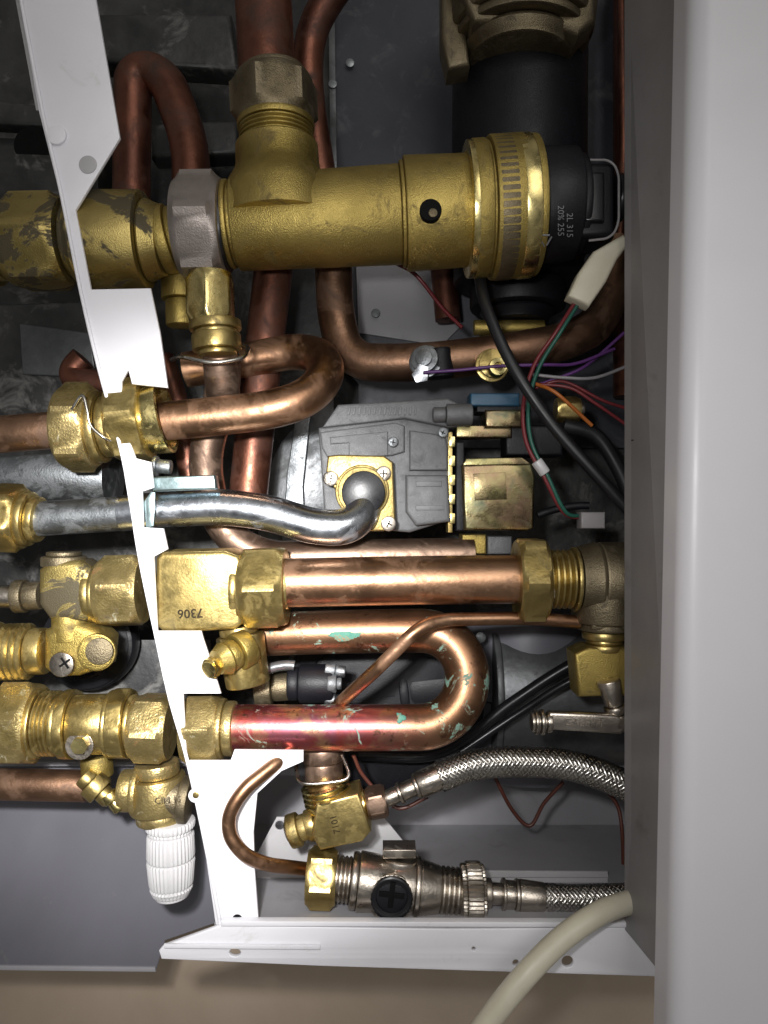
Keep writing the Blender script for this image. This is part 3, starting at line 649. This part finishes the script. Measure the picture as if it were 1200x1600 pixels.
wireobj('sensor_wire','wire_red',[(612,408,120),(650,430,150),(690,480,150),(722,512,140)],3,'dark red wire under brass tee')
wireobj('sensor_wire','wire_orange',[(838,600,40),(870,615,20),(925,665,30)],3,'short orange wire behind black cable')
wireobj('sensor_wire','wire_red',[(836,600,50),(890,606,40),(930,630,40),(985,668,50)],2.6,'thin red wire running to casing edge')
wireobj('sensor_wire','wire_red',[(836,606,60),(880,596,50),(940,625,50),(985,640,60)],2.6,'thin red wire running to casing edge')
wireobj('sensor_wire','wire_grey',[(830,585,50),(880,590,40),(930,590,40),(985,570,50)],2.6,'thin grey wire crossing black cable')
wireobj('sensor_wire','wire_purple',[(845,600,70),(900,580,70),(930,560,80),(975,520,80)],2.6,'thin purple wire running to casing edge')
wireobj('sensor_wire','wire_brown',[(552,1180,50),(570,1215,60),(620,1262,60),(668,1245,60)],3,'thin brown wire by filling valve')
wireobj('sensor_wire','wire_brown',[(770,1208,120),(800,1265,130),(828,1290,130),(850,1255,130),(880,1222,120)],3,'thin brown wire looping below hose')
wireobj('sensor_wire','wire_brown',[(940,1225,100),(965,1260,90),(972,1300,80),(974,1350,80)],3,'thin brown wire near casing edge')
pc=T('cream_connector','cream plastic wire connector beside black plug','connector',925,425,-10)
PRISM('connector_shell','cream',pc,[(888,462),(905,425),(928,392),(975,365),(985,378),(965,405),(948,440),(922,478)],-30,34,6)
wc=T('white_cable_tag','small white tape tag around wires','tag',846,730,0)
R('tag_sleeve','white_plastic',wc,(838,720),(852,740),0,[(22,9)])
gc=T('white_plug','small translucent white plug on wire end','connector',925,812,10)
BOX('plug_shell','lip_grey',gc,908,800,946,826,0,30,3)
TUBE('plug_clip','black_plastic',gc,[(840,805,40),(880,788,40),(920,790,40)],6,seg=10)
# ================================================================ CAMERA + LIGHT
cam=bpy.data.cameras.new('camera'); co=bpy.data.objects.new('camera',cam); COL.objects.link(co)
co.location=(0,-D*K,0); co.rotation_euler=(math.pi/2,0,0)
cam.sensor_fit='VERTICAL'; cam.angle=2*math.atan(800/D); cam.clip_start=.005; cam.clip_end=20
bpy.context.scene.camera=co
def aim(o,t): o.rotation_euler=(t-o.location).to_track_quat('-Z','Y').to_euler()
def spot(name,loc,tgt,w,ang,blend,size,col=(1,1,1)):
    l=bpy.data.lights.new(name,'SPOT'); l.energy=w; l.spot_size=math.radians(ang); l.spot_blend=blend; l.shadow_soft_size=size; l.color=col
    o=bpy.data.objects.new(name,l); COL.objects.link(o); o.location=loc; aim(o,tgt); return o
def area(name,loc,tgt,w,size,col=(1,1,1)):
    l=bpy.data.lights.new(name,'AREA'); l.energy=w; l.size=size; l.color=col
    o=bpy.data.objects.new(name,l); COL.objects.link(o); o.location=loc; aim(o,tgt); return o
spot('torch_light',Vector((-.05,-.33,.03)),W(290,980,0),12.0,54,1.0,.009,(1,.99,.98))
spot('phone_flash',Vector((-.03,-.345,.03)),W(520,900,0),2.0,120,1.0,.010,(1,.99,.98))
area('room_lamp',Vector((.35,-1.2,.5)),Vector((.1,0,0)),5.0,.8,(1,.97,.93))
w=bpy.data.worlds.new('World'); bpy.context.scene.world=w; w.use_nodes=True
nt=w.node_tree; bg=nt.nodes['Background']
tcw=nt.nodes.new('ShaderNodeTexCoord'); nz=nt.nodes.new('ShaderNodeTexNoise'); nz.inputs['Scale'].default_value=2.2
nt.links.new(tcw.outputs['Generated'],nz.inputs['Vector'])
cr=nt.nodes.new('ShaderNodeValToRGB'); cr.color_ramp.elements[0].position=.42; cr.color_ramp.elements[0].color=(.06,.06,.062,1)
cr.color_ramp.elements[1].position=.62; cr.color_ramp.elements[1].color=(.58,.56,.53,1)
nt.links.new(nz.outputs['Fac'],cr.inputs[0]); nt.links.new(cr.outputs[0],bg.inputs[0]); bg.inputs[1].default_value=.48
vs=bpy.context.scene.view_settings; vs.view_transform='Standard'; vs.look='None'; vs.exposure=0
